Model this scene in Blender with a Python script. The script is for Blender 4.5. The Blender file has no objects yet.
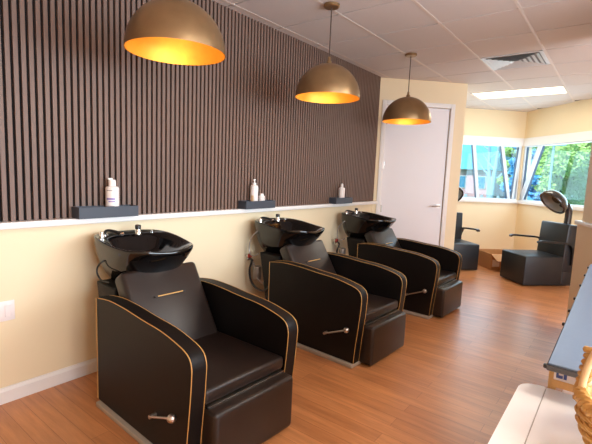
import bpy, bmesh, math, random
from mathutils import Vector, Matrix
random.seed(7)
C = bpy.context.scene.collection
PI = math.pi
S2 = math.sqrt(.5)

# ------------------------------------------------------------------ materials
def lin(c):
    c = c / 255.0
    return c / 12.92 if c <= .04045 else ((c + .055) / 1.055) ** 2.4
def rgb(r, g, b): return (lin(r), lin(g), lin(b), 1)

def mat(name, col, rough=.5, metal=0, noise=0, nscale=30, bump=0, bscale=200, emit=None, estr=0, coat=0, spec=.5, stretch=None):
    m = bpy.data.materials.new(name); m.use_nodes = True
    nt = m.node_tree; b = nt.nodes['Principled BSDF']
    b.inputs['Base Color'].default_value = col
    b.inputs['Roughness'].default_value = rough
    b.inputs['Metallic'].default_value = metal
    b.inputs['Specular IOR Level'].default_value = spec
    b.inputs['Coat Weight'].default_value = coat
    if emit:
        b.inputs['Emission Color'].default_value = emit
        b.inputs['Emission Strength'].default_value = estr
    tc = nt.nodes.new('ShaderNodeTexCoord')
    src = tc.outputs['Object']
    if stretch:
        mp = nt.nodes.new('ShaderNodeMapping'); mp.inputs['Scale'].default_value = stretch
        nt.links.new(src, mp.inputs['Vector']); src = mp.outputs['Vector']
    if noise:
        n = nt.nodes.new('ShaderNodeTexNoise'); n.inputs['Scale'].default_value = nscale; n.inputs['Detail'].default_value = 5
        nt.links.new(src, n.inputs['Vector'])
        mx = nt.nodes.new('ShaderNodeMix'); mx.data_type = 'RGBA'
        mx.inputs[6].default_value = tuple(max(0, c * (1 - noise)) for c in col[:3]) + (1,)
        mx.inputs[7].default_value = tuple(min(1, c * (1 + noise)) for c in col[:3]) + (1,)
        nt.links.new(n.outputs['Fac'], mx.inputs[0]); nt.links.new(mx.outputs[2], b.inputs['Base Color'])
    if bump:
        n2 = nt.nodes.new('ShaderNodeTexNoise'); n2.inputs['Scale'].default_value = bscale
        nt.links.new(src, n2.inputs['Vector'])
        bp = nt.nodes.new('ShaderNodeBump'); bp.inputs['Strength'].default_value = bump; bp.inputs['Distance'].default_value = .002
        nt.links.new(n2.outputs['Fac'], bp.inputs['Height']); nt.links.new(bp.outputs['Normal'], b.inputs['Normal'])
    return m

def floor_mat():
    m = bpy.data.materials.new('wood_plank_floor'); m.use_nodes = True
    nt = m.node_tree; N = nt.nodes.new; L = nt.links.new; b = nt.nodes['Principled BSDF']
    tc = N('ShaderNodeTexCoord')
    mp = N('ShaderNodeMapping'); mp.inputs['Rotation'].default_value = (0, 0, PI / 2)
    L(tc.outputs['Object'], mp.inputs['Vector'])
    br = N('ShaderNodeTexBrick'); br.offset = .37; br.inputs['Scale'].default_value = 1
    br.inputs['Brick Width'].default_value = 1.1; br.inputs['Row Height'].default_value = .095
    br.inputs['Mortar Size'].default_value = .0012; br.inputs['Mortar Smooth'].default_value = .3; br.inputs['Bias'].default_value = 0
    br.inputs['Color1'].default_value = rgb(194, 128, 80); br.inputs['Color2'].default_value = rgb(214, 146, 94)
    br.inputs['Mortar'].default_value = rgb(150, 90, 54)
    L(mp.outputs['Vector'], br.inputs['Vector'])
    m2 = N('ShaderNodeMapping'); m2.inputs['Scale'].default_value = (26, 2.2, 1)
    L(tc.outputs['Object'], m2.inputs['Vector'])
    n = N('ShaderNodeTexNoise'); n.inputs['Scale'].default_value = 1; n.inputs['Detail'].default_value = 8; n.inputs['Roughness'].default_value = .65
    L(m2.outputs['Vector'], n.inputs['Vector'])
    cr = N('ShaderNodeValToRGB'); cr.color_ramp.elements[0].position = .3; cr.color_ramp.elements[1].position = .72
    cr.color_ramp.elements[0].color = (.68, .62, .58, 1); cr.color_ramp.elements[1].color = (1.08, 1.08, 1.08, 1)
    L(n.outputs['Fac'], cr.inputs['Fac'])
    mx = N('ShaderNodeMix'); mx.data_type = 'RGBA'; mx.blend_type = 'MULTIPLY'; mx.inputs[0].default_value = 1
    L(br.outputs['Color'], mx.inputs[6]); L(cr.outputs['Color'], mx.inputs[7]); L(mx.outputs[2], b.inputs['Base Color'])
    b.inputs['Roughness'].default_value = .30
    b.inputs['Specular IOR Level'].default_value = .65
    return m

def glass_mat():
    m = bpy.data.materials.new('window_glass'); m.use_nodes = True
    nt = m.node_tree; nt.nodes.remove(nt.nodes['Principled BSDF'])
    o = nt.nodes['Material Output']
    t = nt.nodes.new('ShaderNodeBsdfTransparent'); t.inputs[0].default_value = (.9, .97, 1, 1)
    g = nt.nodes.new('ShaderNodeBsdfGlossy'); g.inputs['Roughness'].default_value = .02
    mx = nt.nodes.new('ShaderNodeMixShader'); mx.inputs[0].default_value = .05
    nt.links.new(t.outputs[0], mx.inputs[1]); nt.links.new(g.outputs[0], mx.inputs[2]); nt.links.new(mx.outputs[0], o.inputs['Surface'])
    return m

M = {}
M['floor'] = floor_mat()
M['glass'] = glass_mat()
M['wall'] = mat('cream_wall_paint', rgb(237, 216, 180), .6, noise=.02, nscale=3)
M['ceiling'] = mat('ceiling_tile', rgb(216, 206, 202), .85, noise=.05, nscale=160)
M['tbar'] = mat('ceiling_grid_metal', rgb(224, 210, 200), .5)
M['grid'] = mat('ceiling_groove_painted_shade', rgb(132, 124, 120), .8, noise=.02)  # slab grey set darker than the grid metal, painting in groove shade
M['white'] = mat('white_trim_paint', rgb(236, 230, 226), .4, noise=.01, nscale=4)
M['door'] = mat('white_door_paint', rgb(236, 230, 232), .45, noise=.012, nscale=2)
M['slat'] = mat('brown_slat_wood', rgb(116, 91, 79), .55, noise=.22, nscale=6, stretch=(40, 40, 1.5))
M['gap'] = mat('slat_backing_felt', rgb(14, 8, 8), .95, noise=.1)
M['leather'] = mat('black_leather', rgb(38, 28, 24), .34, noise=.08, nscale=20, bump=.2, bscale=350, spec=.5)
M['panel'] = mat('black_panel_vinyl', rgb(17, 12, 11), .5, noise=.08, nscale=20, bump=.2, bscale=350, spec=.25)
M['gold'] = mat('gold_piping', rgb(205, 158, 92), .45, metal=.15, noise=.1)
M['ceramic'] = mat('black_glazed_ceramic', rgb(11, 8, 8), .09, coat=.2, noise=.05)
M['frame'] = mat('pale_window_frame', rgb(214, 218, 224), .4, noise=.01)
M['gasket'] = mat('dark_window_gasket', rgb(52, 70, 92), .5, noise=.02)
M['chrome'] = mat('chrome', rgb(225, 220, 215), .14, metal=1, noise=.02)
M['steel'] = mat('satin_steel', rgb(190, 180, 172), .32, metal=1, noise=.04)
M['plinth'] = mat('grey_plinth', rgb(158, 146, 134), .5, noise=.06)
M['blackplastic'] = mat('black_plastic', rgb(24, 22, 23), .35, noise=.05)
M['hosegrey'] = mat('grey_hose', rgb(150, 140, 132), .35, metal=.4, noise=.05)
M['redvalve'] = mat('red_valve_handle', rgb(170, 50, 40), .4, noise=.05)
M['brass'] = mat('aged_brass_leaf', rgb(168, 138, 100), .33, metal=.85, noise=.28, nscale=9, bump=.2, bscale=40)
M['goldin'] = mat('gold_leaf_lining', rgb(234, 168, 62), .42, metal=.5, noise=.2, nscale=14, bump=.3, bscale=50)
M['bulb'] = mat('lamp_bulb', rgb(255, 220, 160), .4, emit=rgb(255, 190, 100), estr=3)
M['cord'] = mat('lamp_cord', rgb(70, 50, 38), .6, noise=.05)
M['tray'] = mat('charcoal_tray', rgb(62, 66, 76), .5, noise=.05)
M['bottle'] = mat('cream_bottle', rgb(240, 228, 222), .35, noise=.02)
M['cap'] = mat('white_cap', rgb(244, 236, 230), .3, noise=.02)
M['lilac'] = mat('lilac_label_print', rgb(150, 130, 190), .5, noise=.03)
M['greyprint'] = mat('grey_label_print', rgb(150, 140, 140), .5, noise=.03)
M['tanprint'] = mat('tan_label_print', rgb(222, 184, 140), .5, noise=.03)
M['plate'] = mat('white_wall_plate', rgb(240, 226, 222), .35, noise=.01)
M['lightpanel'] = mat('light_diffuser', rgb(255, 250, 235), .5, emit=rgb(255, 246, 222), estr=1.6)
M['vent'] = mat('vent_metal', rgb(215, 220, 224), .4, noise=.03)
M['ventdark'] = mat('vent_inside', rgb(150, 153, 158), .8, noise=.03)
M['dryerleather'] = mat('charcoal_leather', rgb(25, 25, 28), .42, noise=.06, nscale=20, bump=.2, bscale=300)
M['hood'] = mat('dark_hood_plastic', rgb(52, 46, 46), .22, coat=.3, noise=.05)
M['hoodin'] = mat('smoky_hood_visor', rgb(150, 154, 158), .3, noise=.1, nscale=30)
M['card'] = mat('cardboard', rgb(190, 138, 88), .8, noise=.08)
M['countertop'] = mat('blue_grey_laminate', rgb(108, 124, 146), .38, noise=.05, nscale=60)
M['counteredge'] = mat('dark_grey_edge', rgb(88, 86, 88), .5, noise=.05)
M['lightwood'] = mat('light_wood', rgb(214, 160, 96), .5, noise=.12, nscale=5, stretch=(6, 30, 30))
M['bluemark'] = mat('navy_label_print', rgb(60, 74, 140), .5, noise=.03)
M['whitelam'] = mat('white_laminate', rgb(246, 240, 238), .35, noise=.01)
M['seam'] = mat('grey_seam', rgb(186, 174, 166), .6, noise=.03)
M['wicker'] = mat('honey_wicker', rgb(206, 154, 84), .5, noise=.28, nscale=60)
M['cane'] = mat('pale_cane', rgb(232, 196, 150), .4, noise=.1, nscale=40)
M['grass'] = mat('lawn', rgb(95, 130, 70), .9, noise=.3, nscale=2)
M['roof'] = mat('teal_roof', rgb(120, 212, 232), .5, noise=.12, nscale=3)
M['brickwall'] = mat('pink_brick', rgb(232, 176, 176), .8, noise=.12, nscale=12)
M['housewin'] = mat('house_window_glass', rgb(70, 150, 190), .2, noise=.1)
M['leafgreen'] = mat('spring_leaves', rgb(196, 236, 130), .6, noise=.35, nscale=1.2)
M['leafblue'] = mat('blue_spruce_needles', rgb(110, 190, 252), .6, noise=.35, nscale=1.5)
M['bark'] = mat('pale_bark', rgb(176, 208, 222), .8, noise=.2, nscale=4)
M['barkbrown'] = mat('brown_bark', rgb(120, 110, 100), .8, noise=.2, nscale=4)
M['fence'] = mat('white_fence_paint', rgb(190, 202, 208), .6, noise=.05)
M['carpaint'] = mat('pale_car_paint', rgb(215, 225, 230), .25, noise=.02)

# ------------------------------------------------------------------ mesh helpers
def link(o, parent=None):
    C.objects.link(o)
    if parent is not None: o.parent = parent
    return o

def obj(name, bm, m, parent=None, smooth=True, angle=40):
    me = bpy.data.meshes.new(name)
    bmesh.ops.recalc_face_normals(bm, faces=bm.faces)
    if smooth:
        lim = math.radians(angle)
        for f in bm.faces: f.smooth = len(f.verts) < 12
        for e in bm.edges:
            if len(e.link_faces) == 2 and e.calc_face_angle(0) > lim: e.smooth = False
    bm.to_mesh(me); bm.free()
    me.materials.append(M[m])
    return link(bpy.data.objects.new(name, me), parent)

def thing(name, label, cat, loc=(0, 0, 0), rotz=0, group=None):
    o = bpy.data.objects.new(name, None); o.empty_display_size = .1
    link(o); o.location = loc; o.rotation_euler = (0, 0, rotz)
    o['label'] = label; o['category'] = cat
    if group: o['group'] = group
    return o

def tag(o, label, cat, group=None):
    o['label'] = label; o['category'] = cat
    if group: o['group'] = group
    return o

def struct(o):
    o['kind'] = 'structure'
    return o

def copy_tree(o, parent=None):
    c = o.copy(); C.objects.link(c)
    if parent is not None:
        c.parent = parent
    for ch in list(o.children): copy_tree(ch, c)
    return c

def bx(bm, x0, x1, y0, y1, z0, z1, T=None, r=0, seg=3):
    b2 = bmesh.new() if r else bm
    vs = [b2.verts.new((x, y, z)) for z in (z0, z1) for y in (y0, y1) for x in (x0, x1)]
    for f in ((0, 2, 3, 1), (4, 5, 7, 6), (0, 1, 5, 4), (2, 6, 7, 3), (0, 4, 6, 2), (1, 3, 7, 5)):
        b2.faces.new([vs[i] for i in f])
    if r:
        bmesh.ops.bevel(b2, geom=b2.edges[:], offset=r, segments=seg, affect='EDGES', profile=.5, clamp_overlap=True)
        vs = merge(bm, b2)
    if T is not None:
        for v in vs: v.co = T @ v.co
    return vs

def merge(bm, b2):
    b2.verts.index_update()
    mp = [bm.verts.new(v.co) for v in b2.verts]
    for f in b2.faces:
        bm.faces.new([mp[v.index] for v in f.verts])
    b2.free()
    return mp

def box(*a, **k):
    bm = bmesh.new(); bx(bm, *a, **k); return bm

def prism(bm, pts, axis, a, b, bevel=0, seg=2):
    """extrude a 2D outline along an axis; axis 'x': pts are (y,z)"""
    b2 = bmesh.new()
    def co(p, t):
        return {'x': (t, p[0], p[1]), 'y': (p[0], t, p[1]), 'z': (p[0], p[1], t)}[axis]
    A = [b2.verts.new(co(p, a)) for p in pts]; B = [b2.verts.new(co(p, b)) for p in pts]
    b2.faces.new(A); b2.faces.new(B[::-1])
    n = len(pts)
    for i in range(n): b2.faces.new((A[i], B[i], B[(i + 1) % n], A[(i + 1) % n]))
    if bevel:
        es = [e for e in b2.edges if (e.verts[0] in A) == (e.verts[1] in A)]
        bmesh.ops.bevel(b2, geom=es, offset=bevel, segments=seg, affect='EDGES', profile=.5, clamp_overlap=True)
    return merge(bm, b2)

def tube(bm, pts, r, seg=8, closed=False, cap=True):
    pts = [Vector(p) for p in pts]; n = len(pts)
    rr = r if isinstance(r, (list, tuple)) else [r] * n
    rings = []; up = None
    for i, p in enumerate(pts):
        if closed: d = pts[(i + 1) % n] - pts[i - 1]
        else: d = pts[min(i + 1, n - 1)] - pts[max(i - 1, 0)]
        d.normalize()
        if up is None:
            up = Vector((0, 0, 1)) if abs(d.z) < .9 else Vector((1, 0, 0))
        s = d.cross(up)
        if s.length < 1e-6: s = d.orthogonal()
        s.normalize(); up = s.cross(d).normalized()
        rings.append([bm.verts.new(p + (s * math.cos(2 * PI * k / seg) + up * math.sin(2 * PI * k / seg)) * rr[i]) for k in range(seg)])
    for i in range(n if closed else n - 1):
        A, B = rings[i], rings[(i + 1) % n]
        for k in range(seg): bm.faces.new((A[k], A[(k + 1) % seg], B[(k + 1) % seg], B[k]))
    if cap and not closed:
        bm.faces.new(rings[0][::-1]); bm.faces.new(rings[-1])

def lathe(bm, prof, c=(0, 0, 0), seg=32, T=None, capends=True):
    """prof: list of (r,z)"""
    rings = []; vs = []
    for r, z in prof:
        if r < 1e-5:
            v = bm.verts.new((c[0], c[1], c[2] + z)); rings.append([v]); vs.append(v)
        else:
            ring = [bm.verts.new((c[0] + r * math.cos(2 * PI * k / seg), c[1] + r * math.sin(2 * PI * k / seg), c[2] + z)) for k in range(seg)]
            rings.append(ring); vs += ring
    for A, B in zip(rings, rings[1:]):
        if len(A) == 1 and len(B) == 1: continue
        for k in range(seg):
            k2 = (k + 1) % seg
            if len(A) == 1: bm.faces.new((A[0], B[k], B[k2]))
            elif len(B) == 1: bm.faces.new((A[k], B[0], A[k2]))
            else: bm.faces.new((A[k], B[k], B[k2], A[k2]))
    if capends:
        for R in (rings[0], rings[-1]):
            if len(R) > 1: bm.faces.new(R)
    if T is not None:
        for v in vs: v.co = T @ v.co
    return vs

def catmull(pts, n=4, closed=False):
    P = [Vector(p) for p in pts]; out = []; N = len(P)
    for i in range(N if closed else N - 1):
        g = (lambda k: P[k % N]) if closed else (lambda k: P[min(max(k, 0), N - 1)])
        a, b, c, d = g(i - 1), g(i), g(i + 1), g(i + 2)
        for j in range(n):
            t = j / n
            out.append(.5 * ((2 * b) + (c - a) * t + (2 * a - 5 * b + 4 * c - d) * t * t + (3 * b - a - 3 * c + d) * t ** 3))
    if not closed: out.append(P[-1])
    return out

# ------------------------------------------------------------------ camera
F, YAW, PITCH, ROLL, D, H = 417.3842, .6594, -.1159, .0415, 2.6859, 1.3829
fw = Vector((math.cos(PITCH) * math.cos(YAW), math.cos(PITCH) * math.sin(YAW), math.sin(PITCH)))
r0 = Vector((math.sin(YAW), -math.cos(YAW), 0)); u0 = r0.cross(fw)
rt = r0 * math.cos(ROLL) + u0 * math.sin(ROLL); up = -r0 * math.sin(ROLL) + u0 * math.cos(ROLL)
cam = bpy.data.cameras.new('camera'); cam.sensor_width = 36; cam.lens = F / 592 * 36; cam.clip_start = .05; cam.clip_end = 300
co = bpy.data.objects.new('camera', cam); C.objects.link(co)
mw = Matrix((rt, up, -fw)).transposed().to_4x4(); mw.translation = Vector((0, -D, H)); co.matrix_world = mw
bpy.context.scene.camera = co

# ------------------------------------------------------------------ room shell
ZC = 2.7025
A = Vector((5.157, 0))                 # start of the angled door wall
B = A + Vector((S2, -S2)) * 1.235      # its free end
K = Vector((8.87, -1.135))             # corner of the glazed alcove
E1 = K + Vector((-S2, S2)) * 2.25      # far end of the first glazed wall
E2 = K + Vector((-S2, -S2)) * 3.3      # far end of the second glazed wall
XB, YR = -1.8, -5.4
outline = [(XB, YR), (E2.x, YR), (E2.x, E2.y), (K.x, K.y), (E1.x, E1.y), (A.x, 0.0), (XB, 0)]

def slab(z0, z1, pts):
    bm = bmesh.new(); prism(bm, pts, 'z', z0, z1); return bm
struct(obj('floor', slab(-.1, 0, outline), 'floor', smooth=False))
ceil = struct(obj('ceiling', slab(ZC, ZC + .1, outline), 'grid', smooth=False))
# lay-in tiles stand below the slab, darkened to paint shade into the grooves
FIX = {(4, 2), (7, 1), (7, 2), (-3, 5), (-3, 6), (1, 5), (1, 6)}
bm = bmesh.new()
def inside(x, y):
    if y > .0 or y < YR or x < XB: return False
    if x > E2.x and y < E2.y + .3: return False
    if x + y > K.x + K.y + .3 or x - y > K.x - K.y + .3: return False
    if x > A.x and x + y > A.x - .35 and x - y < A.x + 1.35 and y > -.05: return False
    return True
for n in range(-8, 11):
    for k in range(-1, 9):
        xa = 2.4055 + .61 * n; yb = -.101 - .61 * k
        x0, x1, y0, y1 = xa + .008, xa + .602, yb - .598, yb - .012
        if (n, k) in FIX: continue
        if k == -1: y0, y1 = -.089, -.001
        x0 = max(x0, XB)
        if x0 < x1 and inside((x0 + x1) / 2, (y0 + y1) / 2): bx(bm, x0, x1, max(y0, YR), y1, ZC - .012, ZC + .001)
obj('ceiling_tiles', bm, 'ceiling', ceil, smooth=False)
bm = bmesh.new()
for k in range(9):
    y = -.101 - .61 * k
    x1 = min(K.x - abs(y - K.y) - .02, 8.8)
    if y < E2.y: x1 = E2.x - .01
    cuts = [(n * .61 + 2.4055, (n + 1) * .61 + 2.4055) for n, q in ((-3, 6), (1, 6), (7, 2)) if q == k]
    xs = [XB + .002] + [v for c_ in cuts for v in c_] + [x1]
    for a, b in zip(xs[::2], xs[1::2]): bx(bm, a, b, y - .0118, y + .0118, ZC - .014, ZC + .001)
obj('grid_runners', bm, 'tbar', ceil, smooth=False)

# slat wall side
struct(obj('wall_left', box(XB, A.x, 0, .12, 0, ZC), 'wall', smooth=False))
sl = bmesh.new(); pitch = .0387
k = 0; XS = 5.128
while True:
    x1 = XS - k * pitch; x0 = x1 - .0228
    if x0 < XB + .02: break
    bx(sl, x0, x1, -.024, -.006, 1.053, ZC - .001)
    k += 1
slo = struct(obj('trim_1', sl, 'slat', smooth=False))
obj('backing', box(XB + .005, XS, -.0062, -.0005, 1.053, ZC - .001), 'gap', slo, smooth=False)
# ledge on the wainscot line
bm = bmesh.new(); bx(bm, XB + .005, A.x + .012, -.075, -.0005, 1.016, 1.052, r=.004, seg=2)
bx(bm, XB + .005, A.x - .01, -.012, -.0005, 1.006, 1.0155)
struct(obj('trim_2', bm, 'white'))
bm = bmesh.new(); prism(bm, [(-.0005, 0.0005), (-.018, 0.0005), (-.018, .072), (-.008, .088), (-.008, .092), (-.0005, .092)], 'x', XB + .01, A.x - .02)
struct(obj('baseboard_left', bm, 'white', smooth=False))

# angled wall with the door; local x along it, local y away from the camera side
def framed(o, org, ang):
    o.location = (org[0], org[1], 0); o.rotation_euler = (0, 0, math.radians(ang)); return o
bm = bmesh.new()
d0, d1, dz = .112, 1.018, 2.345
bx(bm, 0, d0, 0, .12, 0, ZC); bx(bm, d1, 1.235, 0, .12, 0, ZC); bx(bm, d0, d1, 0, .12, dz, ZC)
bx(bm, 1.135, 1.235, .12, 1.85, 0, ZC)          # return towards the windows
framed(struct(obj('wall_angled', bm, 'wall', smooth=False)), A, -45)
door = framed(struct(obj('door_1', box(d0 + .004, d1 - .004, .012, .052, .008, dz - .004, r=.002, seg=1), 'door')), A, -45)
bm = bmesh.new()
bx(bm, .052, d0, -.016, .012, 0.001, dz + .06, r=.004, seg=2); bx(bm, d1, 1.078, -.016, .012, 0.001, dz + .06, r=.004, seg=2)
bx(bm, d0, d1, -.016, .012, dz, dz + .06, r=.004, seg=2)
obj('casing', bm, 'white', door)
for z in (2.14, 1.55, .95, .25):
    bm = bmesh.new(); lathe(bm, [(.008, -.05), (.008, .05)], (d0 + .002, -.001, z), 10); bx(bm, d0 + .004, d0 + .03, .008, .0125, z - .05, z + .05)
    obj('hinge', bm, 'steel', door)
bm = bmesh.new()
lathe(bm, [(.0, 0), (.027, 0), (.027, .008), (.0, .008)], (0, 0, 0), 20, T=Matrix.Translation((.952, .012, 1.012)) @ Matrix.Rotation(PI / 2, 4, 'X'))
tube(bm, catmull([(.952, .01, 1.012), (.952, -.035, 1.012), (.935, -.05, 1.012), (.88, -.052, 1.010), (.835, -.05, 1.006)], 4), .009, 8)
obj('door_lever', bm, 'steel', door)
bm = bmesh.new(); bx(bm, 1.079, 1.234, -.012, -.0005, .0005, .09); 
framed(struct(obj('baseboard_angled', bm, 'white', smooth=False)), A, -45)

# glazed alcove walls
ZS, ZH = 1.05, 2.065
def glazed_wall(name, org, ang, L, s0, s1, inw):
    """inw: +1 when local +y is the room side"""
    o = -inw
    bm = bmesh.new()
    y0, y1 = sorted((0, o * .16))
    e = .16 * math.tan(math.radians(0))
    bx(bm, 0, L, y0, y1, 0, ZS); bx(bm, 0, L, y0, y1, ZH, ZC)
    bx(bm, 0, s0, y0, y1, ZS, ZH); bx(bm, s1, L, y0, y1, ZS, ZH)
    return framed(struct(obj(name, bm, 'wall', smooth=False)), org, ang)
glazed_wall('wall_window_far', K, 135, 2.25, .03, 2.0, 1)
glazed_wall('wall_window_right', K, 225, 3.3, .03, 2.3, -1)
def bar(bm, st, sb, w, ya, yb, zt=ZH - .021, zb=ZS + .019):
    """slanted frame bar between top s=st and bottom s=sb"""
    prism(bm, [(st - w / 2, zt), (st + w / 2, zt), (sb + w / 2, zb), (sb - w / 2, zb)], 'y', ya, yb)
def window(name, org, ang, s0, s1, bars, inw):
    o = -inw
    ya, yb = sorted((o * .001, o * .06))
    fb = bmesh.new()
    bx(fb, s0, s1, ya, yb, ZH - .022, ZH); bx(fb, s0, s1, ya, yb, ZS, ZS + .02)
    bx(fb, s0, s0 + .03, ya, yb, ZS + .02, ZH - .022); bx(fb, s1 - .05, s1, ya, yb, ZS + .02, ZH - .022)
    w = framed(struct(obj(name, fb, 'frame', smooth=False)), org, ang)
    for st, sb, wd in bars:
        mb = bmesh.new(); y2, y3 = sorted((-o * .004, o * .055)); bar(mb, st, sb, wd, y2, y3); mu = obj('mullion', mb, 'frame', w, smooth=False)
        gb = bmesh.new(); y2, y3 = sorted((o * .012, o * .052)); bar(gb, st, sb, wd + .014, y2, y3); obj('gasket', gb, 'gasket', mu, smooth=False)
    y4, y5 = sorted((o * .038, o * .044))
    obj('glass_pane', box(s0 + .03, s1 - .04, y4, y5, ZS + .018, ZH - .02), 'glass', w, smooth=False)
    # head band and sill board on the room side
    y6, y7 = sorted((-o * .022, -o * .0005))
    obj('head_casing', box(.0, s1 + .1, y6, y7, ZH, 2.205), 'white', w, smooth=False)
    y8, y9 = sorted((-o * .045, o * .03))
    obj('sill', box(.03, s1 + .1, y8, y9, ZS - .062, ZS + .002, r=.004, seg=2), 'white', w)
    return w
window('window_1', K, 135, .03, 2.0, [(.985, .82, .055), (.42, .195, .055), (.06, .12, .04)], 1)
window('window_2', K, 225, .03, 2.3, [(.445, .075, .11), (.06, .055, .04)], -1)
# corner post
bm = bmesh.new(); prism(bm, [(K.x - .045, K.y), (K.x, K.y + .045), (K.x + .06, K.y), (K.x, K.y - .045)], 'z', ZS, ZH)
struct(obj('trim_3', bm, 'wall', smooth=False))

# remaining walls (out of the frame) with a daylight window beside the camera
bm = bmesh.new()
wx0, wx1, wz0, wz1 = -.8, 4.6, .9, 2.35
bx(bm, XB, wx0, YR - .12, YR, 0, ZC); bx(bm, wx1, E2.x + .12, YR - .12, YR, 0, ZC)
bx(bm, wx0, wx1, YR - .12, YR, 0, wz0); bx(bm, wx0, wx1, YR - .12, YR, wz1, ZC)
struct(obj('wall_right', bm, 'wall', smooth=False))
fb = bmesh.new()
for a, b in ((wx0, wx0 + .05), (.95, 1.0), (2.75, 2.8), (wx1 - .05, wx1)): bx(fb, a, b, YR - .09, YR - .03, wz0, wz1)
bx(fb, wx0, wx1, YR - .09, YR - .03, wz0, wz0 + .05); bx(fb, wx0, wx1, YR - .09, YR - .03, wz1 - .05, wz1)
w3 = struct(obj('window_3', fb, 'white', smooth=False))
struct(obj('wall_back', box(XB - .12, XB, YR - .12, .12, 0, ZC), 'wall', smooth=False))
struct(obj('wall_end', box(E2.x, E2.x + .12, YR, E2.y, 0, ZC), 'wall', smooth=False))

# half wall with cap and the pier standing on it
hw = Vector((4.60, -2.385)); hd = Vector((S2, -S2))
bm = bmesh.new(); bx(bm, .012, 1.2, 0, .12, 0, 1.03)
bx(bm, .07, 1.2, .015, .105, 1.03, ZC - .001)
hwo = framed(struct(obj('wall_half', bm, 'wall', smooth=False)), hw, 202)
obj('cap', box(-.008, 1.2, -.02, .14, 1.03, 1.064, r=.004, seg=2), 'white', hwo)

# ------------------------------------------------------------------ ceiling fittings
def ctile(n, k): return (2.4055 + .61 * n, -.101 - .61 * k)
x0, y0 = ctile(7, 2)
t = thing('ceiling_light', 'long lit rectangular light panel in the ceiling before the windows', 'ceiling light', (x0 + .305, y0, ZC))
def light_panel(t, lx, ly):
    bm = bmesh.new()
    for a in ((-lx, lx, -ly, -ly + .014), (-lx, lx, ly - .014, ly), (-lx, -lx + .014, -ly, ly), (lx - .014, lx, -ly, ly)):
        bx(bm, a[0], a[1], a[2], a[3], -.016, -.0005)
    obj('frame', bm, 'tbar', t, smooth=False)
    obj('diffuser', box(-lx + .014, lx - .014, -ly + .014, ly - .014, -.009, -.004), 'lightpanel', t, smooth=False)
light_panel(t, .285, .60)
for n, k in ((-3, 6), (1, 6)):  # both panels are out of view, added to supply general light
    xx, yy = ctile(n, k)
    t2 = thing('ceiling_light', 'added unseen lit ceiling panel behind the camera' if n < 0 else 'added unseen lit ceiling panel beyond the right edge of the view', 'ceiling light', (xx + .305, yy, ZC))
    light_panel(t2, .285, .60)
x0, y0 = ctile(4, 2)
t = thing('ceiling_vent', 'square louvred air vent in the ceiling grid', 'vent', (x0 + .305, y0 - .305, ZC))
bm = bmesh.new(); h = .292
for a in ((-h, h, -h, -h + .035), (-h, h, h - .035, h), (-h, -h + .035, -h + .035, h - .035), (h - .035, h, -h + .035, h - .035)): bx(bm, *a, -.014, -.0005)
obj('frame', bm, 'vent', t, smooth=False)
obj('duct', box(-h + .03, h - .03, -h + .03, h - .03, -.003, -.0005), 'ventdark', t, smooth=False)
for k in range(5):            # nested louvre rings stepping inwards, as in a four-way diffuser
    r1 = .252 - .048 * k; r2 = r1 - .038
    bm = bmesh.new()
    A4 = [[bm.verts.new((sx * r, sy * r, z)) for sx, sy in ((-1, -1), (1, -1), (1, 1), (-1, 1))] for r, z in ((r1, -.022), (r2, -.005), (r2 - .003, -.005), (r1 - .003, -.022))]
    for i in range(3):
        for j in range(4): bm.faces.new((A4[i][j], A4[i][(j + 1) % 4], A4[i + 1][(j + 1) % 4], A4[i + 1][j]))
    obj('louvre', bm, 'vent', t, smooth=False)
bm = bmesh.new(); lathe(bm, [(0, -.001), (.15, -.001), (.15, -.006), (.135, -.010), (0, -.010)], (0, 0, 0), 32)  # plain round disc, kind of fitting left open
o = tag(obj('ceiling_fitting', bm, 'vent'), 'flat round pale fitting in the ceiling tile right of the light panel', 'ceiling speaker'); o.location = (5.83, -2.30, ZC)

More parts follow.
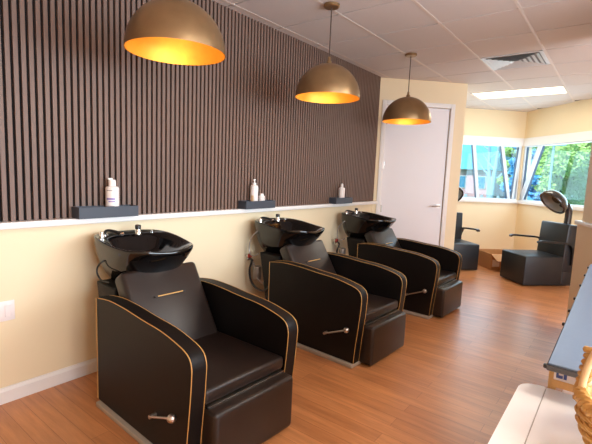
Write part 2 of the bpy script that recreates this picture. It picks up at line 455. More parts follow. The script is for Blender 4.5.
# pendants
def pendant(loc_x, label, first=None):
    if first is None:
        t = thing('pendant_lamp', label, 'lamp', (loc_x, -.764, 0), 0, 'brass dome pendants over the backwash chairs')
        zr, R = 1.985, .257
        bm = bmesh.new(); pr = []
        for i in range(17):
            a = (PI / 2) * i / 16
            pr.append((R * math.cos(a) if i < 16 else .018, zr + .262 * math.sin(a)))
        lathe(bm, pr, (0, 0, 0), 56, capends=False)
        obj('shade', bm, 'brass', t, angle=60)
        bm = bmesh.new(); pr = [(.257, zr)]
        for i in range(17):
            a = (PI / 2) * i / 16
            pr.append((.252 * math.cos(a) if i < 16 else .012, zr + .001 + .256 * math.sin(a)))
        lathe(bm, pr, (0, 0, 0), 56, capends=False)
        obj('lining', bm, 'goldin', t, angle=60)
        bm = bmesh.new(); lathe(bm, [(0, 2.244), (.022, 2.244), (.022, 2.262), (.011, 2.275), (.011, 2.30), (0, 2.30)], (0, 0, 0), 20); obj('collar', bm, 'brass', t)
        bm = bmesh.new(); tube(bm, [(0, 0, 2.30), (0, 0, 2.5), (0, 0, 2.67)], .0045, 8); obj('cord', bm, 'cord', t)
        bm = bmesh.new(); lathe(bm, [(0, 2.668), (.055, 2.668), (.062, 2.674), (.062, 2.692), (.058, 2.6945), (0, 2.6945)], (0, 0, 0), 32); obj('canopy', bm, 'brass', t)
        bm = bmesh.new(); lathe(bm, [(0, 2.235), (.02, 2.235), (.02, 2.17), (0, 2.17)], (0, 0, 0), 16); obj('socket', bm, 'blackplastic', t)
        bm = bmesh.new(); lathe(bm, [(0, 2.17), (.014, 2.165), (.022, 2.14), (.032, 2.115), (.033, 2.095), (.024, 2.075), (0, 2.066)], (0, 0, 0), 20); obj('bulb', bm, 'bulb', t)
    else:
        t = copy_tree(first); t.location = (loc_x, -.764, 0); t['label'] = label
    ld = bpy.data.lights.new('pendant_bulb', 'POINT'); ld.energy = PEND; ld.color = (1, .70, .40); ld.shadow_soft_size = .05
    lo = bpy.data.objects.new('pendant_bulb', ld); C.objects.link(lo); lo.location = (loc_x, -.764, 2.035)
    return t
PEND = 2.3
p0 = pendant(1.393, 'brass dome pendant lamp nearest the camera, over the first backwash chair')
pendant(2.818, 'brass dome pendant lamp hanging in the middle of the row of three', p0)
pendant(4.353, 'brass dome pendant lamp farthest away, in front of the white door', p0)

# ------------------------------------------------------------------ backwash chairs
def backwash(loc, label):
    """origin on the floor at the wall line; local x across the chair, local y = minus distance from wall"""
    t = thing('backwash_chair', label, 'salon chair', loc, math.radians(-2.5), 'black backwash chairs along the slat wall')
    prof = [(.435, .03), (.43, .637), (.585, .656), (.76, .653), (.92, .640), (1.10, .629), (1.235, .605), (1.295, .586), (1.324, .562), (1.336, .525), (1.336, .485), (1.328, .37), (1.306, .16), (1.297, .03)]
    pts = [Vector((-a, b, 0)) for a, b in prof]
    top = catmull([(-a, b, 0) for a, b in prof[1:]], 3)
    out = [(-.435, .03)] + [(p.x, p.y) for p in top]
    for s in (-1, 1):
        bm = bmesh.new(); xs = sorted((s * .35, s * .275))
        prism(bm, out, 'x', xs[0], xs[1], bevel=.006, seg=2)
        sp = obj('side_panel', bm, 'panel', t, angle=50)
        for xe in (s * .3515, s * .2735):
            bm = bmesh.new()
            line = [(xe, -.434, .04)] + [(xe, p.x, p.y) for p in top]
            tube(bm, line, .0024, 6)
            obj('piping', bm, 'gold', sp)
    # inner shell between the panels
    bm = bmesh.new(); bx(bm, -.2745, .2745, -1.20, -.44, .031, .305); obj('base_shell', bm, 'panel', t, smooth=False)
    bm = bmesh.new(); bx(bm, -.372, .372, -1.30, -.45, .0005, .030, r=.006, seg=2); obj('plinth', bm, 'plinth', t)
    # seat cushion, slightly crowned
    b2 = bmesh.new(); vs = bx(b2, -.268, .268, -1.322, -.70, .312, .374, r=.022, seg=4)
    for v in vs:
        if v.co.z > .345: v.co.z += .012 * (1 - (v.co.x / .26) ** 2) + .012 * (-v.co.y - .7) / .6
    obj('seat', b2, 'leather', t)
    bm = bmesh.new(); bx(bm, -.255, .255, -1.330, -1.30, .3055, .3115); obj('seat_trim', bm, 'steel', t, smooth=False)
    b2 = bmesh.new(); vs = bx(b2, -.268, .268, -1.400, -1.235, .012, .3045, r=.024, seg=4)
    obj('footrest', b2, 'leather', t)
    # reclined backrest
    a = math.atan2(.27, .43)
    T = Matrix.Translation((0, -.80, .345)) @ Matrix.Rotation(-a, 4, 'X')
    b2 = bmesh.new(); vs = bx(b2, -.256, .256, 0, .11, 0, .525, r=.028, seg=4)
    for v in vs:
        v.co.y -= .012 * (1 - (v.co.x / .256) ** 2) * (1 if v.co.y < .05 else 0)
        v.co = T @ v.co
    br = obj('backrest', b2, 'leather', t)
    b2 = bmesh.new(); vs = bx(b2, -.085, .085, -.0145, -.008, .335, .341)
    for v in vs: v.co = T @ v.co
    obj('accent_strip', b2, 'gold', br, smooth=False)
    for a0, a1 in ((-.104, -.086), (.086, .104)):
        b2 = bmesh.new(); vs = bx(b2, a0, a1, -.0150, -.004, .3335, .3425)
        for v in vs: v.co = T @ v.co
        obj('strip_end', b2, 'blackplastic', br, smooth=False)
    # housing behind the seat that carries the basin
    bm = bmesh.new(); prism(bm, [(-.205, .672), (-.445, .672), (-.445, .06), (-.33, .06)], 'x', -.25, .25, bevel=.012, seg=3); obj('rear_housing', bm, 'panel', t)
    bm = bmesh.new(); prism(bm, [(-.24, .72), (-.40, .73), (-.43, .64), (-.27, .64)], 'x', -.10, .10, bevel=.02, seg=3); obj('basin_support', bm, 'blackplastic', t)
    # ceramic basin
    half = [(0, .062, .950), (.13, .070, .949), (.21, .115, .947), (.246, .20, .942), (.256, .31, .932), (.252, .42, .919), (.236, .52, .911), (.205, .605, .910), (.155, .668, .911), (.08, .695, .902)]
    ctrl = half + [(0, .700, .896)] + [(-u, v, z) for u, v, z in half[:0:-1]]
    rim = catmull(ctrl, 4, closed=True)
    rings = []
    bm = bmesh.new()
    def ring(s, c, zf, su=None):
        R = []
        for p in rim:
            u = p.x * (su or s) - .004; v = (c + (p.y - .36) * s - .06) * .935 + .06
            R.append(bm.verts.new((u, -v, zf(p.z))))
        rings.append(R)
    ring(.44, .285, lambda z: .655, .52)
    ring(.52, .290, lambda z: .665, .60)
    ring(.68, .308, lambda z: .715, .74)
    ring(.80, .325, lambda z: .775, .86)
    ring(.905, .343, lambda z: .836 + (z - .93) * .3, .94)
    ring(.97, .355, lambda z: .886 + (z - .93) * .7, .985)
    ring(.992, .36, lambda z: z - .022)
    ring(1.0, .36, lambda z: z - .004)
    ring(.985, .36, lambda z: z + .001)
    ring(.95, .36, lambda z: z)
    ring(.90, .362, lambda z: z - .008)
    ring(.80, .378, lambda z: z - .016, .86)
    ring(.74, .390, lambda z: .90 + (z - .94) * .5, .78)
    ring(.62, .395, lambda z: .845, .66)
    ring(.42, .395, lambda z: .808)
    ring(.10, .395, lambda z: .795)
    for Ra, Rb in zip(rings, rings[1:]):
        n = len(Ra)
        for k in range(n): bm.faces.new((Ra[k], Ra[(k + 1) % n], Rb[(k + 1) % n], Rb[k]))
    bm.faces.new(rings[0]); bm.faces.new(rings[-1])
    ba = obj('basin', bm, 'ceramic', t, angle=70)
    bm = bmesh.new(); lathe(bm, [(0, .796), (.03, .796), (.032, .80), (.02, .803), (0, .803)], (0, -.395, 0), 20); obj('drain', bm, 'chrome', ba)
    # neck pad
    # mixer tap, hand spray and its holder on the rear deck
    bm = bmesh.new(); lathe(bm, [(0, .925), (.02, .925), (.02, .950), (.015, .957), (.015, .965), (0, .965)], (.065, -.135, 0), 20); obj('mixer_base', bm, 'chrome', t)
    bm = bmesh.new(); lathe(bm, [(0, .965), (.019, .965), (.020, .988), (.016, .994), (0, .994)], (.065, -.135, 0), 20)
    obj('mixer_handle', bm, 'blackplastic', t)
    bm = bmesh.new(); tube(bm, catmull([(-.155, -.125, .925), (-.155, -.128, .962), (-.14, -.15, .972), (-.115, -.18, .966), (-.09, -.21, .952)], 3), [.009] * 6 + [.009] * 3 + [.010] * 2 + [.014] * 2, 12); hs = obj('hand_spray', bm, 'blackplastic', t)
    bm = bmesh.new(); lathe(bm, [(0, 0), (.016, 0), (.016, .008), (0, .008)], (0, 0, 0), 14, T=Matrix.Translation((-.088, -.213, .947)) @ Matrix.Rotation(-.6, 4, 'X')); obj('spray_face', bm, 'chrome', hs)
    bm = bmesh.new(); lathe(bm, [(0, .925), (.02, .925), (.02, .945), (.013, .95), (0, .95)], (-.155, -.125, 0), 20); obj('spray_holder', bm, 'chrome', t)
    bm = bmesh.new(); lathe(bm, [(0, .925), (.014, .925), (.014, .966), (.011, .970), (0, .970)], (-.195, -.165, 0), 16); obj('water_lever', bm, 'chrome', t)
    bm = bmesh.new(); lathe(bm, [(0, .925), (.011, .925), (.011, .950), (0, .953)], (.16, -.145, 0), 16); obj('vacuum_breaker', bm, 'chrome', t)
    # recline lever on the near panel
    bm = bmesh.new(); tube(bm, [(-.349, -1.05, .20), (-.385, -1.05, .20)], .011, 10); tube(bm, [(-.380, -1.05, .20), (-.392, -1.245, .282)], .0062, 8)
    lv = obj('recline_lever', bm, 'steel', t)
    bm = bmesh.new(); bmesh.ops.create_uvsphere(bm, u_segments=16, v_segments=10, radius=.021, matrix=Matrix.Translation((-.393, -1.25, .284))); obj('knob', bm, 'steel', lv)
    return t
bw = backwash((1.50, .012, 0), 'large black backwash chair nearest the camera with basin and gold piping')
b2_ = copy_tree(bw); b2_.location = (2.962, 0, 0); b2_['label'] = 'middle black backwash chair of the row, with basin and gold piping'
b3_ = copy_tree(bw); b3_.location = (4.41, -.02, 0); b3_['label'] = 'farthest black backwash chair with basin, standing in front of the white door'
for u in (b2_, b3_):
    for c_ in u.children:
        if c_.name.startswith(('basin', 'mixer', 'hand_spray', 'spray', 'water_lever', 'vacuum')) and not c_.name.startswith('basin_support'): c_.location.x = -.018
# plumbing seen behind each basin
bm = bmesh.new(); tube(bm, catmull([(-.20, -.27, .82), (-.245, -.27, .80), (-.25, -.23, .767), (-.25, -.215, .734), (-.25, -.235, .706), (-.25, -.28, .690), (-.235, -.345, .690)], 5), .0055, 8); obj('hose', bm, 'blackplastic', bw)
for u, dy in ((b2_, -.012), (b3_, .008)):
    bm = bmesh.new(); tube(bm, catmull([(-.19, -.20, .88), (-.26, -.17, .85), (-.265, -.11, .79), (-.265, -.085, .71), (-.265, -.10, .646), (-.262, -.15, .63), (-.258, -.20, .66)], 5), .006, 8); obj('hose', bm, 'hosegrey', u)
    bm = bmesh.new(); tube(bm, catmull([(-.238, -.06, .60), (-.262, -.12, .58), (-.268, -.10, .50), (-.268, -.12, .41), (-.266, -.18, .35), (-.262, -.28, .335), (-.256, -.34, .38)], 5), .010, 8); obj('hose', bm, 'blackplastic', u)
    bm = bmesh.new(); tube(bm, catmull([(-.20, -.06, .56), (-.21, -.12, .50), (-.22, -.16, .42), (-.20, -.2, .38), (-.17, -.27, .37)], 5), .009, 8); obj('hose', bm, 'hosegrey', u)
    bm = bmesh.new(); tube(bm, [(-.238, -.002 + dy, .612), (-.238, -.06, .612)], .012, 10); tube(bm, [(-.238, -.045, .635), (-.238, -.045, .575)], .015, 10); vl = obj('stop_valve', bm, 'chrome', u)
    bm = bmesh.new(); tube(bm, [(-.20, -.002 + dy, .566), (-.20, -.065, .566)], .013, 10); obj('stop_valve', bm, 'chrome', u)
    bm = bmesh.new(); lathe(bm, [(0, 0), (.02, 0), (.024, .006), (.02, .014), (0, .014)], (0, 0, 0), 12, T=Matrix.Translation((-.238, -.062, .612)) @ Matrix.Rotation(PI / 2, 4, 'X')); obj('valve_handle', bm, 'redvalve', vl)
    bm = bmesh.new(); lathe(bm, [(0, .40), (.035, .405), (.04, .42), (.04, .51), (.035, .525), (0, .53)], (-.20, -.13, 0), 16); obj('mixing_valve', bm, 'hosegrey', u)

# ------------------------------------------------------------------ shelf trays and bottles
def tray(x0, x1, label):
    bm = bmesh.new(); h, dpt, z = .07, .125, 1.0535
    bx(bm, x0, x1, -dpt, -.021, z, z + .010)
    bx(bm, x0, x1, -dpt, -dpt + .008, z + .01, z + h); bx(bm, x0, x1, -.029, -.021, z + .01, z + h)
    bx(bm, x0, x0 + .008, -dpt + .008, -.029, z + .01, z + h); bx(bm, x1 - .008, x1, -dpt + .008, -.029, z + .01, z + h)
    return tag(obj('shelf_tray', bm, 'tray', smooth=False), label, 'tray', 'charcoal trays on the wall ledge')
tray(1.172, 1.563, 'charcoal box tray on the ledge nearest the camera, holding one bottle')
tray(2.59, 2.975, 'charcoal box tray on the ledge holding a pump bottle and a small jar')
tray(4.04, 4.40, 'charcoal box tray on the ledge farthest away, next to the door')
ZT = 1.0637
def bottle(x, y, r, h, label, kind):
    t = thing('bottle', label, 'bottle', (x, y, ZT))
    bm = bmesh.new(); lathe(bm, [(0, 0), (r * .94, 0), (r, .006), (r, h * .72), (r * .93, h * .76), (r * .5, h * .79), (r * .45, h * .80), (0, h * .80)], (0, 0, 0), 28); obj('body', bm, 'bottle', t)
    bm = bmesh.new()
    if kind == 'cap':
        lathe(bm, [(0, h * .79), (r * .56, h * .79), (r * .56, h * .93), (r * .5, h * .95), (r * .30, h * .96), (0, h * .96)], (0, 0, 0), 20)
        bx(bm, -r * .72, 0, -r * .2, r * .2, h * .955, h, r=.002, seg=1)
    elif kind == 'pump':
        lathe(bm, [(0, h * .79), (r * .5, h * .79), (r * .5, h * .86), (r * .16, h * .87), (r * .16, h * .95), (r * .34, h * .95), (r * .34, h * .985), (0, h)], (0, 0, 0), 18)
        tube(bm, [(0, 0, h * .965), (-r * .5, -r * .3, h * .965), (-r * .8, -r * .45, h * .94)], r * .13, 8)
    else:
        lathe(bm, [(0, h * .79), (r * .42, h * .79), (r * .42, h * .93), (r * .3, h * .98), (0, h)], (0, 0, 0), 18)
    obj('cap', bm, 'cap', t)
    def band(z0, z1, a0, a1, m):
        bm = bmesh.new(); n = 8; R = r + .0006
        P = [[bm.verts.new((R * math.cos(a0 + (a1 - a0) * i / n), R * math.sin(a0 + (a1 - a0) * i / n), z)) for i in range(n + 1)] for z in (z0, z1)]
        for i in range(n): bm.faces.new((P[0][i], P[0][i + 1], P[1][i + 1], P[1][i]))
        obj('label_print', bm, m, t)
    c = math.radians(232)
    if kind == 'cap':
        band(h * .42, h * .47, c - .75, c + .55, 'lilac'); band(h * .36, h * .39, c - .4, c + .6, 'lilac'); band(h * .66, h * .68, c - .7, c + .2, 'greyprint'); band(h * .25, h * .26, c - .6, c + .5, 'greyprint')
    elif kind == 'pump': band(h * .10, h * .42, c - .9, c - .2, 'tanprint')
    return t
bottle(1.408, -.0735, .0415, .240, 'cream shampoo bottle with lilac print on the tray nearest the camera', 'cap')
bottle(2.735, -.075, .036, .255, 'tall cream pump bottle in the middle tray beside a small jar', 'pump')
bottle(4.222, -.075, .037, .225, 'cream bottle alone in the farthest tray', 'plain')
t = thing('jar', 'small cream jar beside the tall pump bottle in the middle tray', 'jar', (2.83, -.08, ZT))
bm = bmesh.new(); lathe(bm, [(0, 0), (.028, 0), (.032, .005), (.032, .098), (.028, .102), (0, .102)], (0, 0, 0), 24); obj('body', bm, 'bottle', t)
bm = bmesh.new(); lathe(bm, [(0, .1022), (.02, .1022), (.02, .118), (.018, .122), (0, .122)], (0, 0, 0), 24); obj('lid', bm, 'cap', t)

# wall plate at the left edge
t = thing('wall_plate', 'white double wall plate low on the cream wall at left edge', 'wall plate', (.797, 0, .541))
obj('plate', box(-.058, .058, -.007, -.0005, -.058, .058, r=.003, seg=2), 'plate', t)
for x in (-.024, .024): obj('rocker', box(x - .016, x + .016, -.010, -.0072, -.034, .034, r=.002, seg=1), 'plate', t)

# ------------------------------------------------------------------ dryer chairs in the alcove
def dryer_chair(loc, ang, label):
    t = thing('dryer_chair', label, 'dryer chair', (loc[0], loc[1], 0), math.radians(ang), 'charcoal hair dryer chairs in the alcove')
    w = .265
    obj('base', box(-w + .004, w - .004, .555, .72, .012, .30, r=.012, seg=3), 'dryerleather', t)
    obj('seat', box(-w, w, 0, .56, .012, .412, r=.018, seg=3), 'dryerleather', t)
    T = Matrix.Translation((0, .53, .20)) @ Matrix.Rotation(math.radians(-4), 4, 'X')
    bm = bmesh.new(); bx(bm, -w, w, 0, .19, 0, .652, T=T, r=.02, seg=3); obj('backrest', bm, 'dryerleather', t)
    for s in (-1, 1):
        bm = bmesh.new(); x = s * (w + .03)
        path = catmull([(x, .13, .605), (x, .18, .622), (x, .36, .612), (x, .54, .60), (x, .61, .575), (x, .645, .50), (x - s * .01, .66, .40), (x - s * .02, .665, .30)], 5)
        n = len(path)
        # flat arm strap
        rings = []
        for i, p in enumerate(path):
            d = (path[min(i + 1, n - 1)] - path[max(i - 1, 0)]).normalized(); nrm = Vector((1, 0, 0)).cross(d).normalized()
            hw_ = .024 if i < n * .65 else .016
            rings.append([bm.verts.new(p + Vector((a * hw_, 0, 0)) + nrm * b * .012) for a, b in ((-1, -1), (1, -1), (1, 1), (-1, 1))])
        for Ra, Rb in zip(rings, rings[1:]):
            for k in range(4): bm.faces.new((Ra[k], Ra[(k + 1) % 4], Rb[(k + 1) % 4], Rb[k]))
        bm.faces.new(rings[0]); bm.faces.new(rings[-1])
        obj('armrest', bm, 'blackplastic', t)
    # post with elbow, hood
    bm = bmesh.new()
    path = catmull([(0, .765, .10), (0, .765, .5), (0, .77, .80), (0, .775, .96), (0, .765, 1.04), (0, .72, 1.085), (0, .67, 1.10)], 4)
    tube(bm, path, .046, 12); obj('dryer_post', bm, 'hood', t)
    bm = bmesh.new(); lathe(bm, [(0, -.06), (.045, -.055), (.05, 0), (.045, .055), (0, .06)], (0, 0, 0), 16, T=Matrix.Translation((0, .695, 1.09)) @ Matrix.Rotation(PI / 2, 4, 'Y')); obj('hinge', bm, 'blackplastic', t)
    T = Matrix.Translation((0, .50, 1.115)) @ Matrix.Rotation(math.radians(-48), 4, 'X') @ Matrix.Scale(.86, 4)
    bm = bmesh.new(); pr = [(.19, .015), (.195, 0), (.222, 0), (.228, .012)]
    for i in range(1, 11):
        a = (PI / 2) * i / 10; pr.append((.226 * math.cos(a) if i < 10 else 0, .012 + .185 * math.sin(a)))
    lathe(bm, pr, (0, 0, 0), 36, T=T, capends=False); hd_ = obj('dryer_hood', bm, 'hood', t, angle=50)
    bm = bmesh.new(); pr = [(.193, .012)] + [(.19 * math.cos(PI / 2 * i / 8) if i < 8 else 0, .014 + .15 * math.sin(PI / 2 * i / 8)) for i in range(9)]
    lathe(bm, pr, (0, 0, 0), 36, T=T, capends=False); obj('hood_lining', bm, 'hoodin', hd_, angle=50)
    bm = bmesh.new(); lathe(bm, [(.07, .10), (.075, .085), (.065, .085), (.0, .095)], (0, 0, 0), 24, T=T, capends=False); obj('air_outlet', bm, 'blackplastic', hd_)
    return t
dryer_chair((6.404, -1.573), -135, 'charcoal hooded dryer chair on the right, in front of the large window')
dryer_chair((6.561, -.859), -45, 'charcoal hooded dryer chair partly hidden behind the end of the door wall')

# cardboard box between the chairs
t = thing('cardboard_box', 'low open cardboard box on the floor between the two dryer chairs', 'box', (7.40, -1.24, 0), math.radians(-45))
bm = bmesh.new(); a, b, hh, q = .33, .22, .25, .006
bx(bm, -a, a, -b, b, .001, .008); bx(bm, -a, a, -b, -b + q, .008, hh); bx(bm, -a, a, b - q, b, .008, hh); bx(bm, -a, -a + q, -b + q, b - q, .008, hh); bx(bm, a - q, a, -b + q, b - q, .008, hh)
obj('body', bm, 'card', t, smooth=False)
for s in (-1, 1):
    bm = bmesh.new(); bx(bm, -a, a, 0, .19, 0, .005, T=Matrix.Translation((0, s * b, hh)) @ Matrix.Rotation(math.radians(-25 if s > 0 else 205), 4, 'X')); obj('flap', bm, 'card', t, smooth=False)
bm = bmesh.new(); bx(bm, -a + .03, -a + .15, -b - .0015, -b - .0003, .05, .16); lb = obj('shipping_label', bm, 'plate', t, smooth=False)

# ------------------------------------------------------------------ counter, white table and basket at lower right
t = thing('counter', 'blue grey topped counter with light wood frame at the right edge', 'counter', (0, 0, 0))
cx0, cx1, cy0, cy1, cz = 1.385, 3.4, -2.83, -2.562, .862
obj('top', box(cx0 + .004, cx1, cy0, cy1 - .003, cz - .006, cz, r=.002, seg=1), 'countertop', t)
obj('edge_band', box(cx0, cx1 + .002, cy0 - .002, cy1, cz - .022, cz - .0062, r=.003, seg=1), 'counteredge', t)
for (x, y) in ((1.505, -2.561), (3.3, -2.572), (1.505, -2.79), (3.3, -2.79)):
    obj('leg', box(x, x + .04, y - .022, y, .0005, cz - .0225), 'lightwood', t, smooth=False)
obj('rail', box(1.428, 1.446, -2.80, -2.579, cz - .083, cz - .061), 'lightwood', t, smooth=False)
obj('rail', box(1.545, 3.3, -2.592, -2.576, cz - .112, cz - .084), 'lightwood', t, smooth=False)
bm = bmesh.new(); bx(bm, 1.535, 3.36, -2.79, -2.60, .08, cz - .0225); obj('body', bm, 'whitelam', t, smooth=False)
pn = obj('end_panel', box(1.430, 1.442, -2.79, -2.580, cz - .0605, cz - .0225), 'plate', t, smooth=False)
bm = bmesh.new()
for a, b, c, d in ((-2.586, -2.592, .031, .011), (-2.592, -2.603, .031, .022), (-2.605, -2.613, .031, .013)):
    bx(bm, 1.4285, 1.4298, min(a, b), max(a, b), cz - .022 - c, cz - .022 - d)
obj('printed_mark', bm, 'bluemark', pn, smooth=False)
for x in (1.393, 1.87, 2.09, 2.335, 2.67, 3.0, 3.3):
    obj('edge_clip', box(x - .0075, x + .0075, cy1 - .002, cy1 + .008, cz - .018, cz - .006, r=.003, seg=2), 'blackplastic', t)

t = thing('side_table', 'white laminate table with a rounded leaf and a seam, lower right', 'table', (0, 0, 0))
tx0, tx1, tz = .62, 1.499, .74
def rounded(x0, x1, y0, y1, rad, corners):
    pts = []
    for (cx, cy, sx, sy, a0) in ((x1, y1, -1, -1, 0), (x0, y1, 1, -1, 90), (x0, y0, 1, 1, 180), (x1, y0, -1, 1, 270)):
        r = rad if a0 in corners else .004
        for i in range(9):
            a = math.radians(a0 + 90 * i / 8); pts.append((cx + sx * r + r * math.cos(a), cy + sy * r + r * math.sin(a)))
    return pts
bm = bmesh.new(); prism(bm, rounded(tx0, tx1, -2.5575, -2.488, .05, (0, 90)), 'z', tz - .028, tz, bevel=.003, seg=2); obj('leaf', bm, 'whitelam', t)
bm = bmesh.new(); prism(bm, rounded(tx0, tx1, -3.25, -2.5605, .05, (180, 270)), 'z', tz - .028, tz, bevel=.003, seg=2); obj('table_top', bm, 'whitelam', t)
obj('seam', box(tx0 + .01, tx1 - .01, -2.5610, -2.5570, tz - .02, tz - .004), 'seam', t, smooth=False)
for x in (.70, 1.40):
    for y in (-3.15, -2.62): obj('leg', box(x - .02, x + .02, y - .02, y + .02, .0005, tz - .0285), 'whitelam', t, smooth=False)

basket_scale = 1.22
t = thing('wicker_basket', 'honey coloured wicker basket with cane handle standing on the white table', 'basket', (1.17, -2.842, tz + .0005))
bm = bmesh.new()
nr = 15
def brad(f): return .125 + .062 * math.sin(f * PI * .62)
for k in range(nr):
    f = k / (nr - 1); R = brad(f); z = .006 + .118 * f
    ph = PI * (k % 2)
    tube(bm, [((R + .0035 * math.sin(14 * a + ph)) * math.cos(a), (R + .0035 * math.sin(14 * a + ph)) * math.sin(a), z) for a in [2 * PI * i / 84 for i in range(84)]], .0048, 6, closed=True)
for i in range(28):
    a = 2 * PI * (i + .5) / 28
    tube(bm, [(brad(f) * math.cos(a), brad(f) * math.sin(a), .004 + .12 * f) for f in [j / 6 for j in range(7)]], .0032, 5)
lathe(bm, [(0, .001), (.128, .001), (.128, .007), (0, .007)], (0, 0, 0), 28)
obj('woven_body', bm, 'wicker', t)
bm = bmesh.new(); R = brad(1) + .002
for j in range(4):
    pts = []
    for i in range(168):
        a = 2 * PI * i / 168; q = 16 * a + 2 * PI * j / 4
        pts.append(((R + .0095 * math.cos(q)) * math.cos(a), (R + .0095 * math.cos(q)) * math.sin(a), .132 + .0095 * math.sin(q)))
    tube(bm, pts, .0072, 6, closed=True)
obj('braided_rim', bm, 'wicker', t)
for sx in (-1, 1):
    bm = bmesh.new()
    arc = [(sx * .02 + .0 * i, R * math.cos(PI * i / 24), .12 + .19 * math.sin(PI * i / 24) ** .8) for i in range(25)]
    tube(bm, arc, .0078, 10); obj('handle', bm, 'cane', t)
for s in (1, -1):
    bm = bmesh.new()
    for j in range(2):
        pts = []
        for i in range(60):
            f = i / 59; a = 9 * PI * f + PI * j
            yy = s * (R * math.cos(.42 * f)); zz = .10 + .115 * f
            rr = .014 if f < .85 else .014 + .008 * math.sin((f - .85) / .15 * PI)
            pts.append((.018 + rr * math.cos(a), yy + s * rr * .8 * math.sin(a), zz))
        tube(bm, pts, .0065, 6)
    obj('handle_wrap', bm, 'wicker', t)

for c_ in t.children:
    for v in c_.data.vertices: v.co.z *= basket_scale

# ------------------------------------------------------------------ outside the windows
bm = bmesh.new(); prism(bm, [(9.6, -30), (70, -30), (70, 30), (9.6, 30)], 'z', -.75, -.6); struct(obj('ground', bm, 'grass', smooth=False))
t = thing('house', 'pink brick house with a teal roof seen through the left window', 'house', (31, 7.0, -.6))
obj('wall', box(-3, 3, -3.2, 4.5, 0, 2.75), 'brickwall', t, smooth=False)
bm = bmesh.new(); prism(bm, [(-3.4, 2.70), (3.4, 2.70), (0, 4.75)], 'y', -3.3, 4.9); obj('roof', bm, 'roof', t, smooth=False)
for y in (-2.6, -1.4, -.2, 1.2):
    w_ = obj('window', box(-3.05, -2.98, y - .28, y + .28, 1.5, 2.3), 'fence', t, smooth=False)
    obj('pane', box(-3.07, -3.051, y - .22, y + .22, 1.56, 2.24), 'housewin', w_, smooth=False)
def leafball(bm, c, rad, n, size, flat=.8):
    for _ in range(n):
        v = Vector((random.gauss(0, 1), random.gauss(0, 1), random.gauss(0, 1))).normalized() * (random.random() ** .33)
        p = Vector(c) + Vector((v.x * rad, v.y * rad, v.z * rad * flat))
        a = Vector((random.gauss(0, 1), random.gauss(0, 1), random.gauss(0, 1))).normalized(); b = a.orthogonal().normalized(); s = size * (.6 + .8 * random.random())
        q = [bm.verts.new(p + a * s * i + b * s * .55 * j) for i, j in ((-1, 0), (0, -1), (1, 0), (0, 1))]
        bm.faces.new(q)
def tree(name, label, loc, h, rad, leaf, bark, nb=14, n=800, size=.095, low=.25):
    t = thing(name, label, 'tree', loc)
    bm = bmesh.new(); tube(bm, catmull([(0, 0, 0), (.05, .04, h * .3), (-.04, .02, h * .6), (0, 0, h * .92)], 4), [.085 * (1 - .055 * i) for i in range(13)], 8)
    for i in range(7):
        a = i * 2.4; z = h * (.3 + .08 * i); tube(bm, [(0, 0, z), (rad * .4 * math.cos(a), rad * .4 * math.sin(a), z + .5), (rad * .75 * math.cos(a), rad * .75 * math.sin(a), z + .7)], [.035, .022, .01], 6)
    obj('trunk', bm, bark, t)
    bm = bmesh.new()
    for i in range(nb):
        a = i * 2.399; rr = rad * (.25 + .7 * ((i * 37) % 10) / 10); z = h * (low + (1 - low) * (i + .5) / nb)
        leafball(bm, (rr * math.cos(a), rr * math.sin(a), z), rad * .55, n, size)
    obj('foliage', bm, leaf, t, smooth=False)
    return t
tree('leafy_tree', 'broad pale green leafy tree at the right side of the right window', (19.5, -.75, -.6), 6.0, 1.5, 'leafgreen', 'barkbrown')
tree('leafy_tree', 'small green leafy tree seen through the narrow corner pane', (26.5, 2.45, -.6), 6.2, .62, 'leafgreen', 'barkbrown', n=260)
tree('leafy_tree', 'wide pale green leafy tree far behind the other in the right window', (27, -1.9, -.6), 7.5, 2.6, 'leafgreen', 'barkbrown', size=.18)
# blue spruce
t = thing('spruce_tree', 'bright blue spruce standing low at left in the right window', 'tree', (13.6, -.34, -.6))
bm = bmesh.new(); tube(bm, [(0, 0, 0), (0, 0, 1.4), (0, 0, 3.0)], [.08, .05, .02], 8); obj('trunk', bm, 'barkbrown', t)
bm = bmesh.new()
for i in range(12): leafball(bm, (.12 * math.cos(i * 2.4), .12 * math.sin(i * 2.4), .4 + .24 * i), .72 - .048 * i, 420, .07, .5)
obj('foliage', bm, 'leafblue', t, smooth=False)
# pale forked trunks in the left window
def bare(loc, label, h, lean):
    t = thing('bare_tree', label, 'tree', loc)
    bm = bmesh.new()
    tube(bm, catmull([(0, 0, 0), (0, lean * .3, h * .35), (0, lean * .7, h * .7), (0, lean, h)], 4), [.15 - .009 * i for i in range(13)], 8)
    obj('trunk', bm, 'bark', t)
    for i in range(6):
        a = 1.3 + i * 2.2; z = h * (.35 + .1 * i); bm = bmesh.new()
        dy = math.cos(a) * .9; tube(bm, catmull([(0, lean * z / h, z), (.1, lean * z / h + dy * .5, z + .35), (.1, lean * z / h + dy, z + .95)], 4), [.05 - .005 * j for j in range(9)], 6); obj('branch', bm, 'bark', t)
    return t
bare((21, 2.2, -.6), 'pale bare trunked tree in front of the brick house', 4.6, -.25)
bare((23.5, 2.75, -.6), 'thin pale bare tree behind the nearer trunk', 4.2, .3)
t = thing('utility_pole', 'grey utility pole rising before the green trees in the right window', 'pole', (16.4, -.72, -.6))
bm = bmesh.new(); tube(bm, [(0, 0, 0), (0, 0, 2), (0, 0, 4)], .035, 8); obj('pole', bm, 'bark', t)
bm = bmesh.new(); bx(bm, -.04, .04, -.35, .35, 3.25, 3.33); obj('crossarm', bm, 'bark', t, smooth=False)
t = thing('rail_fence', 'white rail fence outside in front of the brick house', 'fence', (17.4, 1.6, -.6))
for i in range(9):
    obj('post', box(-.05, .05, -1.2 + i * .6, -1.1 + i * .6, 0, 1.45), 'fence', t, smooth=False)
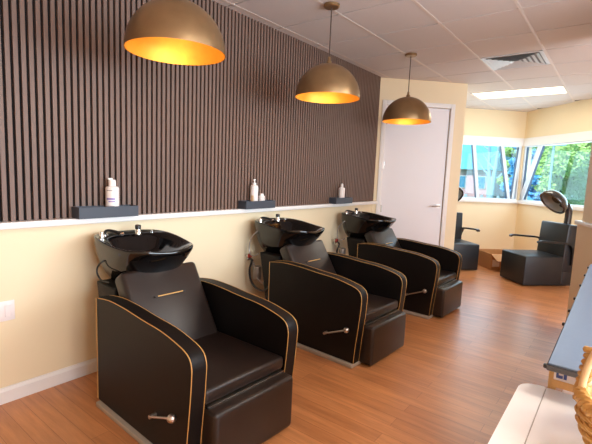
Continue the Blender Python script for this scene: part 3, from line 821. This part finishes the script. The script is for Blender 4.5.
for z in (.75, 1.25):
    obj('rail', box(-.02, .02, -1.25, 3.75, z, z + .1), 'fence', t, smooth=False)

# ------------------------------------------------------------------ lights
def area(name, loc, size, power, col, rot):
    l = bpy.data.lights.new(name, 'AREA'); l.shape = 'RECTANGLE'; l.size, l.size_y = size; l.energy = power; l.color = col
    o = bpy.data.objects.new(name, l); C.objects.link(o); o.location = loc; o.rotation_euler = rot; return o
# daylight entering the window beside the camera and the two alcove windows
area('daylight_side', ((wx0 + wx1) / 2, YR - .14, (wz0 + wz1) / 2), (wx1 - wx0 - .1, wz1 - wz0 - .1), 320, (.76, .88, 1.0), (PI / 2, 0, 0))
c1 = K + Vector((-S2, S2)) * 1.05 + Vector((S2, S2)) * .2
area('daylight_far', (c1.x, c1.y, 1.56), (1.8, .95), 22, (.82, .92, 1.0), (PI / 2, 0, math.radians(135)))
c2 = K + Vector((-S2, -S2)) * 1.2 + Vector((S2, -S2)) * .2
area('daylight_right', (c2.x, c2.y, 1.56), (2.1, .95), 28, (.82, .92, 1.0), (PI / 2, 0, math.radians(45)))
for n, k in ((7, 2), (-3, 6), (1, 6)):  # the first panel is in view, the others are added for general light
    xx, yy = ctile(n, k)
    area('ceiling_panel_light', (xx + .305, yy, ZC - .02), (.54, 1.16), 18 if n == 7 else 28, (1, .93, .80), (0, 0, 0))
s = bpy.data.lights.new('sun', 'SUN'); s.energy = 4.2; s.angle = math.radians(2); s.color = (1, .97, .9)
so = bpy.data.objects.new('sun', s); C.objects.link(so)
so.rotation_euler = Vector((.70, -.18, -.68)).to_track_quat('-Z', 'Y').to_euler()

w = bpy.data.worlds.new('sky'); bpy.context.scene.world = w; w.use_nodes = True
nt = w.node_tree; bg = nt.nodes['Background']
tc = nt.nodes.new('ShaderNodeTexCoord'); sp = nt.nodes.new('ShaderNodeSeparateXYZ'); cr = nt.nodes.new('ShaderNodeValToRGB')
cr.color_ramp.elements[0].position = 0; cr.color_ramp.elements[0].color = rgb(170, 232, 248)
cr.color_ramp.elements[1].position = .5; cr.color_ramp.elements[1].color = rgb(70, 165, 235)
nt.links.new(tc.outputs['Generated'], sp.inputs[0]); nt.links.new(sp.outputs[2], cr.inputs[0]); nt.links.new(cr.outputs[0], bg.inputs[0])
bg.inputs[1].default_value = 1.15

sc = bpy.context.scene
sc.view_settings.view_transform = 'Standard'; sc.view_settings.look = 'None'; sc.view_settings.gamma = 1; sc.view_settings.exposure = .15
sc.cycles.max_bounces = 10; sc.cycles.diffuse_bounces = 5; sc.cycles.glossy_bounces = 5; sc.cycles.transparent_max_bounces = 12
sc.cycles.caustics_reflective = False; sc.cycles.caustics_refractive = False
sc.cycles.sample_clamp_indirect = 4
sc.cycles.use_denoising = True
